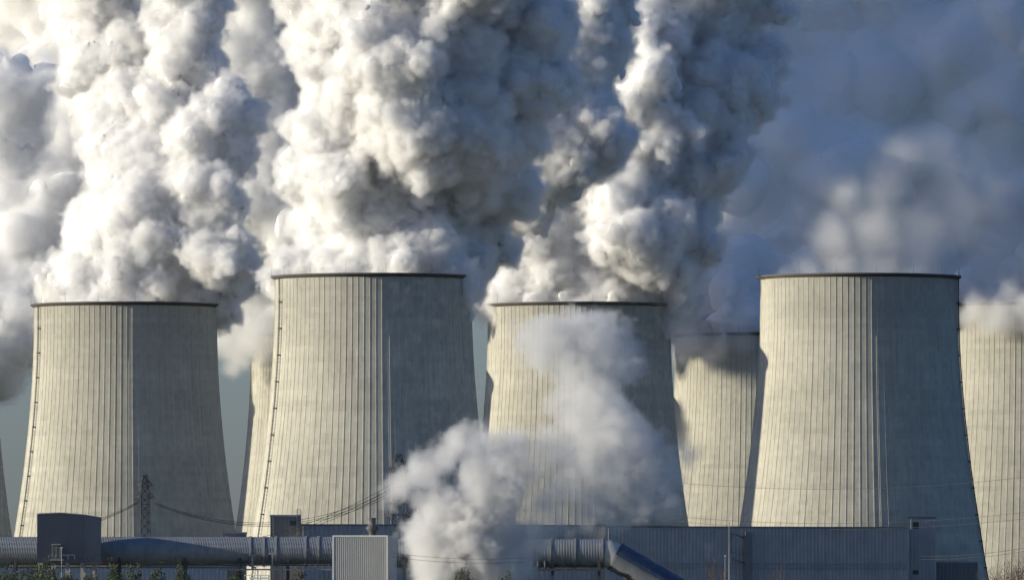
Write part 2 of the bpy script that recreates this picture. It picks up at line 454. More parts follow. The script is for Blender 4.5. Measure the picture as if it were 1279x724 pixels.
def lobe_volume(lobes, wts, dens, voxel, seed, parent, name='vapour', nscale=0.05, namp=1.0, soft=0.9, grow=1.3, cut=0.3, edge=4.0, mat='vapour'):
    """free vapour: soft lobes worn ragged by turbulence"""
    t, nt, gi, go = gn_tree('vapour_cloud')
    pos = nt.n('GeometryNodeInputPosition')
    nw = noise_field(nt, nscale, 6.0, 0.62, seed)
    sb = nt.n('ShaderNodeVectorMath', {0: nw.outputs['Color'], 1: (0.5, 0.5, 0.5)}, operation='SUBTRACT')
    rm = float(np.median([l[3] for l in lobes]))
    sc = nt.n('ShaderNodeVectorMath', {0: sb.outputs[0], 'Scale': rm * 1.6 * namp}, operation='SCALE')
    p = nt.n('ShaderNodeVectorMath', {0: pos.outputs[0], 1: sc.outputs[0]}, operation='ADD')
    lobes = [(x, y, z, r * grow) for x, y, z, r in lobes]
    acc = None; wac = None
    for (x, y, z, r), w in zip(lobes, wts):
        ds = nt.n('ShaderNodeVectorMath', {0: p.outputs[0], 1: (x, y, z)}, operation='DISTANCE')
        q = nt.math('MULTIPLY_ADD', ds.outputs['Value'], -1.0 / (soft * r), 1.0 / soft, clamp=True)
        qw = nt.math('MULTIPLY', q, w)
        acc = q if acc is None else nt.n('ShaderNodeMath', {0: acc, 1: q, 2: 0.15}, operation='SMOOTH_MAX').outputs[0]
        wac = qw if wac is None else nt.n('ShaderNodeMath', {0: wac, 1: qw, 2: 0.15}, operation='SMOOTH_MAX').outputs[0]
    n2 = noise_field(nt, nscale * 2.6, 8.0, 0.68, seed + 9)
    f = nt.math('ADD', acc, nt.math('MULTIPLY', nt.math('SUBTRACT', n2.outputs[0], 0.5), 1.1 * namp))
    f = nt.math('MULTIPLY', nt.math('SUBTRACT', f, cut), edge, clamp=True)
    f = nt.math('MULTIPLY', f, nt.math('MULTIPLY', acc, 5.0, clamp=True))
    f = nt.math('MULTIPLY', f, nt.math('MULTIPLY', wac, dens))
    L = np.array(lobes); ex = rm * 0.5
    lo = (L[:, :3] - L[:, 3:]).min(0) - ex; hi = (L[:, :3] + L[:, 3:]).max(0) + ex
    return vol_object(name, t, nt, go, f, lo, hi, voxel, parent, mat)


def lobes_at(L, Y0, base):
    """(px, py, r_px, dy[, weight]) -> metres about `base`"""
    out = []; w = []
    for l in L:
        p = at(l[0], l[1], Y0 + l[3]); out.append((p.x - base.x, p.y - base.y, p.z - base.z, l[2] * (Y0 + l[3]) / FPX)); w.append(l[4] if len(l) > 4 else 1.0)
    return out, w


def plume(label, L, Y0, seed, voxel=0.65, amp=2.2, fine=0.5, shell=None, kids=(13, 8, 5), rmin=0.9, name='steam_plume', spread=(0.16, 0.66), cat='steam plume', warp=12.0, puff=0.26, mat='steam', spill=None, puffamp=0.8):
    p = at(L[0][0], L[0][1], Y0); base = Vector((p.x, Y0, p.z))
    lob, _ = lobes_at(L, Y0, base)
    lob = [(x, y, z, r * 0.93) for x, y, z, r in lob]
    me = bake_billows(billow_points(lob, seed, rmin, kids, spread, warp * 0.35), voxel, amp, fine, warp, puff, mat, puffamp)
    me.name = name
    o = bpy.data.objects.new(name, me); COL.objects.link(o); o.location = base
    tag(o, label, cat, 'steam plumes of the cooling towers')
    if spill:
        sl, sw = lobes_at(spill[0], Y0, base)
        lobe_volume(sl, sw, spill[1], 1.0, seed + 3, o, name='spilling_vapour', nscale=0.09, namp=0.9, edge=2.5, mat='dull_vapour')
    if shell: fuzz(o, *shell, seed)
    return o

A = [(156, 385, 60, 0), (75, 384, 20, 10), (100, 378, 28, 14), (115, 372, 34, 14), (160, 368, 42, 4), (205, 374, 38, 4), (240, 382, 28, 0), (140, 320, 52, 15), (185, 330, 58, 9), (122, 298, 40, 18), (165, 270, 55, 14), (215, 290, 52, 7), (150, 238, 44, 17), (200, 225, 52, 11), (155, 185, 40, 20), (205, 170, 46, 15), (130, 140, 30, 28), (175, 120, 42, 24), (110, 90, 26, 33), (115, 45, 28, 34), (120, 0, 32, 35), (150, 60, 34, 29), (215, 120, 32, 18), (225, 70, 40, 19), (238, 30, 38, 18), (230, -20, 45, 20), (120, -40, 45, 35), (250, 250, 42, 3), (270, 310, 42, -2), (265, 350, 34, 16), (290, 350, 26, 22), (255, 190, 40, 6), (280, 150, 34, 8), (262, 388, 24, 8)]
B = [(466, 345, 60, 0), (368, 350, 20, 0), (385, 346, 26, 0), (420, 338, 38, 8), (466, 335, 46, 8), (520, 342, 42, 8), (555, 345, 28, -4), (572, 338, 24, 8), (420, 290, 50, 15), (480, 280, 70, 10), (535, 290, 66, 13), (580, 310, 42, 19), (590, 348, 30, 10), (600, 320, 24, 22), (430, 220, 52, 2), (386, 212, 24, 9), (372, 216, 16, 12), (500, 200, 72, 6), (560, 220, 55, 8), (592, 270, 38, 21), (628, 240, 30, 10), (440, 150, 58, 0), (510, 130, 70, -14), (585, 150, 58, -10), (632, 180, 40, -3), (412, 82, 44, 5), (430, 30, 52, 2), (500, 60, 66, -12), (570, 70, 66, -11), (640, 105, 50, -2), (682, 108, 28, 5), (655, 50, 44, 1), (480, -25, 60, -8), (570, -25, 68, -11), (640, -15, 55, -2), (400, -20, 40, 7)]
K = [(690, 190, 48, 0), (655, 195, 30, 0), (720, 150, 52, 6), (738, 195, 34, 0), (700, 90, 66, 10), (735, 60, 42, 12), (715, 5, 58, 14), (760, 15, 30, 14), (660, 215, 34, -4), (690, 222, 24, 0), (640, 150, 50, 6), (650, 60, 60, 20), (640, 260, 26, 4)]
C = [(720, 388, 60, 0), (640, 388, 22, 0), (690, 378, 36, -4), (740, 375, 42, -6), (790, 380, 38, -4), (815, 386, 24, 0), (690, 320, 48, 2.0), (740, 300, 58, -6.0), (790, 310, 52, -14.3), (678, 270, 32, 3.9), (720, 258, 42, -2.8), (775, 240, 48, -11.8), (808, 180, 40, -12.5), (800, 120, 40, -12.0), (792, 75, 34, -10.7), (815, 40, 38, -5.4), (842, 0, 45, 6.5), (850, 90, 50, 10.0), (860, 160, 56, 7.6), (850, 230, 52, 6.0), (838, 300, 46, 0.7), (830, 360, 38, -2.8), (660, 330, 34, 6.8), (860, -30, 60, 11.6), (890, 20, 60, 16.4), (880, -50, 70, 14.8), (890, 110, 56, 16.4), (880, 190, 44, 10.8), (645, 378, 26, 0), (668, 368, 32, 0), (815, 376, 30, 0), (652, 340, 28, 8)]

G = [(418, 418, 60, 0), (400, 415, 50, 0), (345, 408, 34, -4), (330, 350, 60, 0), (300, 300, 60, 4), (340, 260, 60, -38), (290, 230, 60, -32), (330, 180, 55, -38), (290, 130, 60, -32), (345, 120, 50, -38), (300, 60, 70, -32), (360, 60, 50, -38), (330, 5, 60, -34), (180, 60, 75, -18), (160, 130, 70, -14), (150, 10, 70, -14), (240, 180, 60, -24), (230, 100, 60, -22), (250, 0, 60, -24), (345, 300, 50, -4), (375, 250, 50, -38), (390, 330, 50, 4), (330, -70, 90, -38), (260, -90, 90, -28), (400, -60, 90, -28), (350, -160, 110, -18), (420, 60, 80, -18), (440, 160, 80, -28), (450, 250, 70, -28)]  # unseen lobes overhead and behind the tallest plume added to shade steam farther right
F = [(-110,418,60,0),(-60,430,50,0),(-10,436,38,-6),(22,428,26,-8),(45,400,36,0),(0,380,60,10),(60,360,50,16),(0,320,60,30),(70,300,60,38),(15,250,52,46),(80,230,55,50),(20,190,48,56),(75,170,55,60),(-20,150,60,60),(60,120,46,66),(5,118,44,64)]
F0 = [(-40,30,60,110),(20,10,60,90),(10,70,50,80),(60,50,60,70),(110,20,70,50),(160,40,80,30),(230,20,80,20),(330,10,90,0),(60,-50,90,70),(180,-60,90,20),(280,-60,100,0),(390,-40,80,-10)]
E = [(930, 150, 110, 9), (870, 60, 100, 4), (960, 20, 110, 10), (1080, 40, 120, 16), (1200, 30, 120, 19), (1320, 60, 120, 23), (1010, 180, 110, 11), (1120, 160, 120, 17), (1250, 160, 130, 23), (900, 270, 90, 3), (1000, 310, 90, 6), (1100, 290, 110, 14), (1220, 290, 110, 17), (1340, 260, 120, 23), (880, 350, 70, -3), (930, -60, 120, 11), (1100, -70, 130, 19), (1280, -60, 130, 24), (1290, 350, 70, 10), (1190, 370, 70, 7), (1080, 380, 60, 1), (960, 370, 60, -3), (840, 180, 80, -1), (800, 40, 90, 0), (1180, 100, 120, 19), (1250, 230, 120, 21), (1060, 100, 110, 13), (1000, 250, 100, 8), (1150, 230, 110, 15), (1130, 10, 110, 15), (1270, 100, 120, 21), (950, 90, 100, 7), (1050, 220, 100, 10), (1200, 310, 90, 12)]
H = [(948, 425, 52, 0), (905, 415, 44, -6), (930, 408, 40, -18), (860, 380, 50, 0), (920, 360, 60, 0), (980, 370, 50, 0)]
D = [(1073, 400, 80, 0, 1.6), (985, 350, 24, -16), (1010, 345, 30, -16), (1050, 340, 44, -16), (1100, 335, 46, -16), (1140, 345, 36, -16), (1170, 350, 22, -16), (1040, 300, 48, -16), (1090, 290, 54, -16), (1060, 240, 44, -12), (1110, 230, 50, -12), (1030, 230, 34, -10), (1160, 270, 50, -10), (1190, 230, 52, -8), (1170, 190, 44, -6), (1220, 200, 36, -4), (1215, 290, 44, -6), (1240, 340, 30, -8), (1120, 180, 28, -8), (1150, 300, 60, -12, 0.8), (1200, 260, 60, -10, 0.8), (1130, 200, 56, -8, 0.7), (1240, 240, 56, -6, 0.7), (1000, 280, 44, -8, 0.6), (1250, 310, 50, -4, 0.7), (980, 320, 36, -4, 0.5)]
I = [(1290,400,70,8),(1350,372,44,24),(1390,300,80,28),(1410,220,80,28)]
J = [(617,640,40,0,1.0),(721,408,30,0,.6),(688,432,40,0,.55),(745,432,44,0,.6),(775,450,34,0,.5),(726,455,42,0,.55),(660,420,24,0,.4),(745,500,44,0,.55),(726,530,36,0,.5),(764,537,50,0,.55),(792,556,40,0,.5),(726,570,44,0,.5),(764,594,46,0,.45),(820,594,38,0,.4),(835,630,26,0,.3),(700,610,34,0,.35),(860,570,20,0,.3),
     (602,560,30,0,.6),(575,555,28,0,.6),(555,575,24,0,.55),(531,589,28,0,.6),(503,608,24,0,.55),(488,618,17,0,.4),(635,560,32,0,.5),(655,590,30,0,.45),
     (617,603,48,0,.9),(590,645,42,0,2.0),(555,646,38,0,1.0),(536,672,38,0,1.0),(583,684,50,0,2.0),(621,668,40,0,1.0),(555,712,46,0,1.2),(617,712,42,0,1.0),(664,665,28,0,.5),(700,655,24,0,.35),(648,706,24,0,.7),(740,640,28,0,.3),(690,560,34,0,.3),(680,630,32,0,.35),(730,610,34,0,.35),(760,650,26,0,.25),(800,630,30,0,.25),(700,500,26,0,.3)]
plume('bright sunlit steam plume rising from the cooling tower behind the lattice pylon', A, Y2, 11, shell=(5.0, 0.65, 0.75, 1.4, 0.13), mat='thin_steam')
plume('tallest plume, white left half and blue shaded right half, above the chimney box', B, Y1, 12, shell=(5.0, 0.65, 0.75, 1.3, 0.13))
plume('grey shaded steam mass hanging between the two brightest plumes', K, 3062.0, 13, shell=(5.5, 0.5, 0.8, 2.0, 0.11), amp=2.4, name='steam_cloud', cat='steam cloud')
plume('narrow cream lit plume climbing from the tower veiled by low steam', C, Y2, 14, shell=(5.5, 0.55, 0.8, 2.0, 0.11), amp=2.4)
BK = dict(puffamp=0.25, mat='old_steam', puff=0.12, warp=14.0, voxel=1.3, kids=(12, 7), rmin=2.0, amp=2.0, fine=0.4)
plume('pale grey plume filling the gap between the two leftmost white plumes', G, Y3, 15, shell=(8.0, 0.3, 1.3, 3.5, 0.07), **BK, spill=([(318,424,28,-30),(345,412,34,-30),(300,440,28,-24),(283,432,28,-20),(268,420,26,-10),(330,440,20,-30),(290,460,18,-20),(322,410,30,-34),(310,400,30,-30)], 0.22))
plume('soft grey plume along the left edge of the picture', F, Y3, 16, shell=(8.0, 0.3, 1.3, 3.5, 0.07), **BK)
plume('pale bright steam bank high in the upper left corner', F0, 3900.0, 17, shell=(10.0, 0.15, 2.0, 5.0, 0.05), name='steam_bank', cat='steam bank', **BK)
plume('broad blue grey steam bank covering the upper right of the sky', E, 3588.0, 18, shell=(16.0, 0.09, 2.2, 14.0, 0.03), name='steam_bank', cat='steam bank', **dict(BK, mat='veil_steam', kids=(9, 5), spread=(0.5, 0.8), amp=1.5, fine=0.4, warp=10.0, puffamp=0.05))
plume('dim grey plume spilling over the far tower beside the dark hall', H, Y3, 19, shell=(14.0, 0.1, 1.8, 10.0, 0.04), **BK, spill=([(870,425,30,-28),(900,428,26,-30),(852,432,26,-26),(928,424,22,-30),(885,445,18,-30),(850,405,30,-20),(835,395,26,-20)], 0.14))
plume('grey steam rolling over the top of the sunlit tower at the right edge', I, Y2, 20, shell=(8.0, 0.2, 1.4, 4.0, 0.06), **BK, spill=([(1212,398,22,-18),(1235,404,22,-28),(1262,404,22,-30),(1290,402,24,-30),(1222,378,26,-10),(1260,376,28,-12),(1295,376,28,-12),(1240,345,40,4),(1290,340,50,4),(1330,390,40,-20),(1250,310,40,10),(1300,290,50,10),(1260,260,40,12),(1220,390,26,-26),(1250,392,30,-32),(1285,390,30,-34),(1310,400,30,-34)], 0.30))

def free_steam(label, L, Y0, seed, dens, voxel, core_scale, name, cat, **kw):
    p = at(L[0][0], L[0][1], Y0); base = Vector((p.x, Y0, p.z))
    lob, w = lobes_at(L, Y0, base)
    core = [(x, y, z, r * core_scale) for (x, y, z, r), k in zip(lob, w) if k > 1.5]
    me = bake_billows(billow_points(core, seed, 1.2, (10, 6), (0.25, 0.5), 3.0), 1.0, 1.5, 0.5, 5.0); me.name = name
    o = bpy.data.objects.new(name, me); COL.objects.link(o); o.location = base
    tag(o, label, cat, 'steam plumes of the cooling towers' if cat == 'steam plume' else None)
    lobe_volume(lob, w, dens, voxel, seed, o, **kw)
free_steam('hazy lilac grey plume above the tower that rises behind the long dark hall', D, Y1, 21, 0.17, 1.1, 0.22, 'steam_plume', 'steam plume', nscale=0.04, namp=1.0, edge=1.3)
free_steam('low drifting cloud of steam in front of the duct and veiled tower', J, 2635.0, 22, 0.55, 0.5, 0.42, 'steam_cloud', 'steam cloud', nscale=0.13, namp=1.3, edge=9.0, cut=0.27, soft=0.8, mat='dull_vapour')

# ------------------------------------------------------------------ ducts, halls and yard
def X(px, Y): return (px - PCX) / FPX * Y / math.cos(PITCH)
def Z(py, Y): return at(PCX, py, Y).z

def ribbed_sheet(mb, x0, x1, y, z0, z1, pitch, depth, face=-1):
    """trapezoidal sheet in the plane y, ribs upright, standing out towards face*y"""
    n = max(2, int(abs(x1 - x0) / pitch)); vs = []; p = (x1 - x0) / n
    for i in range(n):
        for a, h in ((0.0, 0), (0.45, 0), (0.55, 1), (0.9, 1)):
            xx = x0 + (i + a) * p
            vs += [(xx, y + face * depth * h, z0), (xx, y + face * depth * h, z1)]
    vs += [(x1, y, z0), (x1, y, z1)]
    mb.add(vs, [(2 * i, 2 * i + 2, 2 * i + 3, 2 * i + 1) for i in range(len(vs) // 2 - 1)])

def prism(mb, hx, o, y0, y1, z0, z1, turn):
    """box whose left wall runs straight back, so that the plan is a skewed quadrilateral"""
    s = (y1 - y0) * math.tan(R(turn + 4.0))
    pl = [(-hx - o, y0), (hx + o, y0), (hx + o, y1), (min(-hx - o + s, hx - 0.5), y1)]
    mb.add([(x, y, z) for z in (z0, z1) for x, y in pl], [(0, 3, 2, 1), (4, 5, 6, 7), (0, 1, 5, 4), (1, 2, 6, 5), (2, 3, 7, 6), (3, 0, 4, 7)])

def hall(name, label, cat, px0, px1, pytop, Y, depth, mat, pitch=1.2, group=None, roof_trim=0.45, z0=0.0, turn=13.0):
    """clad box with upright sheet ribs on the walls one can see, a parapet cap and a roof"""
    x0, x1, zt = X(px0, Y), X(px1, Y), Z(pytop, Y)
    c = ((x0 + x1) / 2, Y, z0); root = empty(name, c, R(turn)); tag(root, label, cat, group)
    hx = (x1 - x0) / 2 / math.cos(R(turn)); h = zt - z0
    prism(mb := MB(), hx, 0, 0, depth, 0, h, turn)
    ribbed_sheet(mb, -hx - 0.02, hx + 0.02, -0.03, 0.02, h - roof_trim, pitch, 0.09)
    mb.build('wall', mat, root)
    prism(mb := MB(), hx, 0.18, -0.2, depth + 0.18, h - roof_trim, h + 0.02, turn)
    mb.build('parapet', M['dark_wall'] if mat is not M['dark_wall'] else M['grey_wall'], root)
    return root, hx, h

def window_part(root, x0, x1, z0, z1, y=-0.2, parts=2):
    f = MB(); w = 0.14
    f.box(x0, x1, y, 0.05, z0, z0 + w); f.box(x0, x1, y, 0.05, z1 - w, z1)
    f.box(x0, x0 + w, y, 0.05, z0 + w, z1 - w); f.box(x1 - w, x1, y, 0.05, z0 + w, z1 - w)
    for k in range(1, parts): xm = x0 + (x1 - x0) * k / parts; f.box(xm - 0.05, xm + 0.05, y, 0.05, z0 + w, z1 - w)
    fo = f.build('window', M['dark_steel'], root)
    g = MB(); g.box(x0 + w, x1 - w, y + 0.06, 0.03, z0 + w, z1 - w); g.build('pane', M['window'], fo)

# -- the corrugated flue gas duct, left run
def duct_geom(x0, x1, r, pitch=0.62, lean=0.9, n=56):
    """spirally corrugated tube along x, axis at the origin"""
    mb = MB(); m = int((x1 - x0) / pitch * 3); vs = []
    for i in range(m + 1):
        for k in range(n):
            w = 2 * math.pi * k / n
            x = x0 + (x1 - x0) * i / m
            ph = (x + lean * w / (2 * math.pi) * pitch * 6) / pitch
            rr = r + 0.09 * (1 - abs(2 * (ph - math.floor(ph)) - 1) * 2)
            vs.append((x, rr * math.sin(w), rr * math.cos(w)))
    mb.add(vs, [(i * n + k, i * n + (k + 1) % n, (i + 1) * n + (k + 1) % n, (i + 1) * n + k) for i in range(m) for k in range(n)], True)
    mb.f.append(tuple(range(n))); mb.s.append(False)
    mb.f.append(tuple(m * n + k for k in range(n))[::-1]); mb.s.append(False)
    return mb

def ring(x, r0, r1, w, n=56):
    mb = MB(); vs = []
    for xx, rr in ((x - w / 2, r0), (x - w / 2, r1), (x + w / 2, r1), (x + w / 2, r0)):
        for k in range(n): a = 2 * math.pi * k / n; vs.append((xx, rr * math.sin(a), rr * math.cos(a)))
    mb.add(vs, [(i * n + k, i * n + (k + 1) % n, ((i + 1) % 4) * n + (k + 1) % n, ((i + 1) % 4) * n + k) for i in range(4) for k in range(n)])
    return mb

def trestle(root, x, ztop, r, base_z):
    """steel saddle and legs that carry the duct; z counts from the duct's axis"""
    mb = MB()
    for s in (-1, 1):
        mb.box(x - 0.35, x + 0.35, s * r * 0.8 - 0.35, s * r * 0.8 + 0.35, base_z, -r * 0.3)
    for z in np.arange(base_z + 4, -r - 1, 6.0):
        mb.bar((x, -r * 0.8, z), (x, r * 0.8, min(z + 6, -r)), 0.2); mb.bar((x, r * 0.8, z), (x, -r * 0.8, min(z + 6, -r)), 0.2)
    mb.box(x - 0.45, x + 0.45, -r * 0.8 - 0.4, r * 0.8 + 0.4, -r - 0.9, -r - 0.08)
    mb.build('trestle', M['dark_steel'], root)

YD = 2700.0
ppm = FPX / YD
r_d = 18.0 / ppm; zc = Z(688, YD)
root = empty('flue_gas_duct', (X(0, YD), YD, zc)); bx = X(0, YD)
tag(root, 'long corrugated metal duct running behind the dark box house to the chimney box', 'duct', 'corrugated flue gas ducts')
duct_geom(-30, X(425, YD) - bx, r_d).build('duct_casing', M['duct'], root)
for px in (313, 330, 345, 382, 398): ring(X(px, YD) - bx, r_d - 0.05, r_d + 0.22, 0.55).build('flange', M['steel'], root)
for px in (-70, 20, 150, 232, 300, 360): trestle(root, X(px, YD) - bx, 0, r_d, -zc)
# walkway below the duct
mb = MB(); zw = Z(710, YD) - zc
mb.box(X(275, YD) - bx, X(414, YD) - bx, -r_d - 1.6, -r_d - 0.3, zw - 0.35, zw)
for px in range(275, 415, 8):
    mb.box(X(px, YD) - bx - 0.05, X(px, YD) - bx + 0.05, -r_d - 1.6, -r_d - 1.5, zw, zw + 1.15)
    if px % 16 == 3: mb.box(X(px, YD) - bx - 0.12, X(px, YD) - bx + 0.12, -r_d - 1.2, -r_d - 0.9, -zc, zw - 0.35)
for dz in (0.55, 1.1): mb.box(X(275, YD) - bx, X(414, YD) - bx, -r_d - 1.58, -r_d - 1.52, zw + dz, zw + dz + 0.07)
mb.build('walkway', M['steel'], root)
mb = MB()
for px, t in ((316, 694), (341, 692)):
    mb.box(X(px, YD) - bx - 0.2, X(px, YD) - bx + 0.2, -r_d - 1.3, -r_d - 0.9, zw, Z(t, YD) - zc)
    mb.box(X(px, YD) - bx - 0.9, X(px, YD) - bx + 0.9, -r_d - 1.4, -r_d - 0.5, Z(t, YD) - zc, Z(t, YD) - zc + 0.4)
mb.build('platform_post', M['steel'], root)

# -- right run with its mitred bend and the sloping blue-backed leg
zc2 = Z(690.5, YD); r2 = 17.5 / ppm; bx2 = X(484, YD)
root = empty('flue_gas_duct', (bx2, YD, zc2))
tag(root, 'corrugated duct leaving the chimney box, bending down into a sloping blue backed leg', 'duct', 'corrugated flue gas ducts')
xe = X(755, YD) - bx2
duct_geom(-1.0, xe, r2, 0.7, 0.0).build('duct_casing', M['duct'], root)
for px in (687, 718, 752): ring(X(px, YD) - bx2, r2 - 0.05, r2 + 0.28, 0.5).build('flange', M['steel'], root)
for px in (505, 640, 690, 748): trestle(root, X(px, YD) - bx2, 0, r2, -zc2)
mb = MB(); mb.box(X(660, YD) - bx2, X(755, YD) - bx2, -r2 - 0.4, -r2 + 0.6, -r2 - 0.9, -r2 - 0.3)
for px in (664, 672, 681): mb.tube([(X(px, YD) - bx2, -r2 + 0.4, -r2 * 0.55), (X(px, YD) - bx2, -r2 + 0.2, -r2 - 0.4)], 0.35, 8)
mb.build('service_pipework', M['dark_steel'], root)
def swept(path, r, n=48):
    mb = MB(); vs = []; P = [Vector(p) for p in path]
    for i, p in enumerate(P):
        t = ((P[min(i + 1, len(P) - 1)] - p).normalized() + (p - P[max(i - 1, 0)]).normalized()).normalized()
        u = Vector((0, 1, 0)); b = t.cross(u).normalized()
        for k in range(n): w = 2 * math.pi * k / n; vs.append(p + u * (math.sin(w) * r[i]) - b * (math.cos(w) * r[i]))
    mb.add(vs, [(i * n + k, i * n + (k + 1) % n, (i + 1) * n + (k + 1) % n, (i + 1) * n + k) for i in range(len(P) - 1) for k in range(n)], True)
    return mb
d = Vector((math.cos(R(30)), 0, -math.sin(R(30))))
c0 = Vector((xe + 1.7, 0, -0.35))
bend = swept([(xe + 0.05, 0, 0), (xe + 0.9, 0, -0.08), tuple(c0), tuple(c0 + d * 0.8)], [r2, r2, r2, r2])
bend.build('bend', M['light_wall'], root)
pth = []; rr = []; L_ = 46.0; m = int(L_ / 0.9) * 2
for i in range(m + 1): pth.append(tuple(c0 + d * (0.8 + L_ * i / m))); rr.append(r2 + (0.16 if i % 2 else -0.12))
leg = swept(pth, rr); leg.build('sloping_casing', M['duct'], root)
cov = MB(); n = 10; vs = []      # blue sheet cover over the top of the sloping leg
for s in (0, 1):
    p = c0 + d * (0.9 + (L_ - 1) * s); b = -d.cross(Vector((0, 1, 0))).normalized()
    for k in range(n + 1):
        w = R(-80 + 130 * k / n)
        for q in (0.3, 0.42): vs.append(p + Vector((0, 1, 0)) * (math.sin(w) * (r2 + q)) - b * (math.cos(w) * (r2 + q)))
q_ = 2 * (n + 1)
fs = [(2 * k, 2 * k + 2, q_ + 2 * k + 2, q_ + 2 * k) for k in range(n)] + [(2 * k + 1, q_ + 2 * k + 1, q_ + 2 * k + 3, 2 * k + 3) for k in range(n)]
fs += [(0, q_, q_ + 1, 1), (2 * n, 2 * n + 1, q_ + 2 * n + 1, q_ + 2 * n)] + [(2 * k, 2 * k + 1, 2 * k + 3, 2 * k + 2) for k in range(n)] + [(q_ + 2 * k, q_ + 2 * k + 2, q_ + 2 * k + 3, q_ + 2 * k + 1) for k in range(n)]
cov.add(vs, fs, False); cov.build('cover_sheet', M['blue_sheet'], root)

# -- dark box house standing over the left run
YB = 2680.0
x0, x1, xr = X(47, YB), X(106, YB), X(125, YB)
zb, zt, zp, zr = Z(702, YB), Z(641.5, YB), Z(640, YB), Z(645.5, YB)
root = empty('valve_house', ((x0 + xr) / 2, YB, 0)); ox = (x0 + xr) / 2
tag(root, 'dark grey box house with slightly peaked roof straddling the long duct', 'industrial building')
mb = MB()      # corner-on plan: the long face towards the camera, the short face turned away to the right
pl = [(x0 - ox, 0), (x1 - ox, -3.2), (xr - ox, 5.0), (x0 + 3 - ox, 14)]
vs = []
xm = X(75, YB) - ox
pl = [(x0 - ox, -1.0), (xm, 0.35), (x1 - ox, 1.7), (xr - ox, 9.0), (x0 + 3 - ox, 15)]
tz = [zt, zp, Z(642.5, YB), zr, zt]
vs = [(x, y, zb) for x, y in pl] + [(x, y, z) for (x, y), z in zip(pl, tz)]
mb.add(vs, [(i, (i + 1) % 5, 5 + (i + 1) % 5, 5 + i) for i in range(5)] + [(0, 4, 3, 2, 1), (5, 6, 7, 8, 9)])
mb.build('wall', M['dark_wall'], root)
mb = MB()
for i in (0, 1, 2): mb.bar((pl[i][0], pl[i][1] - 0.1, tz[i] - 0.05), (pl[i + 1][0], pl[i + 1][1] - 0.1, tz[i + 1] - 0.05), 0.28)
mb.build('roof_edge', M['steel'], root)
mb = MB()
for px in (50, 66, 84, 103, 118):
    for yy in (0.5, 9): mb.box(X(px, YB) - ox - 0.4, X(px, YB) - ox + 0.4, yy, yy + 0.8, 0, zb)
mb.box(x0 - ox + 0.6, xr - ox - 0.6, 1.5, 8.5, 0, zb - 4)
mb.build('substructure', M['grey_wall'], root)
xa, xb = X(66, YB) - ox, X(76, YB) - ox
mb = MB(); yv = -1.9
for xx in (xa, xb, (xa + xb) / 2): mb.box(xx - 0.09, xx + 0.09, yv, yv + 0.2, Z(697, YB), Z(680, YB))
mb.box(xa - 0.15, xb + 0.15, yv - 0.6, yv + 2.0, Z(680, YB), Z(680, YB) + 0.25)
mb.box(xa - 0.6, xb + 0.9, yv - 1.2, yv + 2.2, Z(698, YB) - 0.3, Z(698, YB))
for z in np.linspace(Z(697, YB), Z(681, YB), 9): mb.box(xa, xb, yv + 0.02, yv + 0.12, z, z + 0.09)
for px in (62, 70, 78, 86, 94): mb.box(X(px, YB) - ox - 0.06, X(px, YB) - ox + 0.06, yv - 1.1, yv - 1.0, Z(698, YB), Z(693, YB))
mb.box(X(62, YB) - ox, X(94, YB) - ox, yv - 1.12, yv - 0.98, Z(693, YB), Z(693, YB) + 0.12)
mb.build('door_cage', M['steel'], root)
mb = MB(); mb.box(X(68.5, YB) - ox, X(74, YB) - ox, -1.6, 0.5, Z(697, YB), Z(684, YB)); mb.build('door', M['window'], root)
mb = MB()
for px in (108, 113, 119, 127): mb.box(X(px, YB) - ox - 0.08, X(px, YB) - ox + 0.08, -3.4, -3.2, zb, Z(692, YB))
mb.box(X(106, YB) - ox, X(128, YB) - ox, -3.42, -3.22, Z(692, YB), Z(692, YB) + 0.12)
mb.box(X(106, YB) - ox, X(128, YB) - ox, -3.42, -3.22, Z(696, YB), Z(696, YB) + 0.1)
mb.box(X(104, YB) - ox, X(128, YB) - ox, -3.6, 4, zb - 0.4, zb - 0.05)
mb.build('side_platform', M['dark_steel'], root)

# -- lamp poles
def pole(px, pytop, Y, label, arm=0.0, r=0.12):
    p = Vector((X(px, Y), Y, 0)); root = empty('lamp_post', p); tag(root, label, 'lamp post', 'thin lamp posts in the yard')
    h = Z(pytop, Y); mb = MB(); mb.tube([(0, 0, 0), (0, 0, h)], [r * 1.3, r * 0.8], 8); mb.build('pole', M['steel'], root)
    mb = MB(); mb.box(-0.15 - arm, 0.15 + arm, -0.5, 0.3, h, h + 0.22); mb.build('lamp_head', M['white'], root)
pole(77.5, 684, 2600.0, 'pale thin lamp post in front of the dark box house', 0.1, 0.13)
pole(910.5, 652, 2780.0, 'taller thin lamp post in front of the long dark hall', 0.1, 0.12)
pole(905.5, 694, 2770.0, 'shorter thin lamp post in front of the long dark hall', 0.1, 0.12)
pole(345, 641, 2860.0, 'slim mast behind the grey annex roof', 0.0, 0.08) if False else None

# -- low ribbed hall under the left duct
hall('low_hall', 'low light grey ribbed hall below the left duct behind the bushes', 'industrial building', -40, 283, 706.5, 2760.0, 24, M['light_wall'], 1.1)
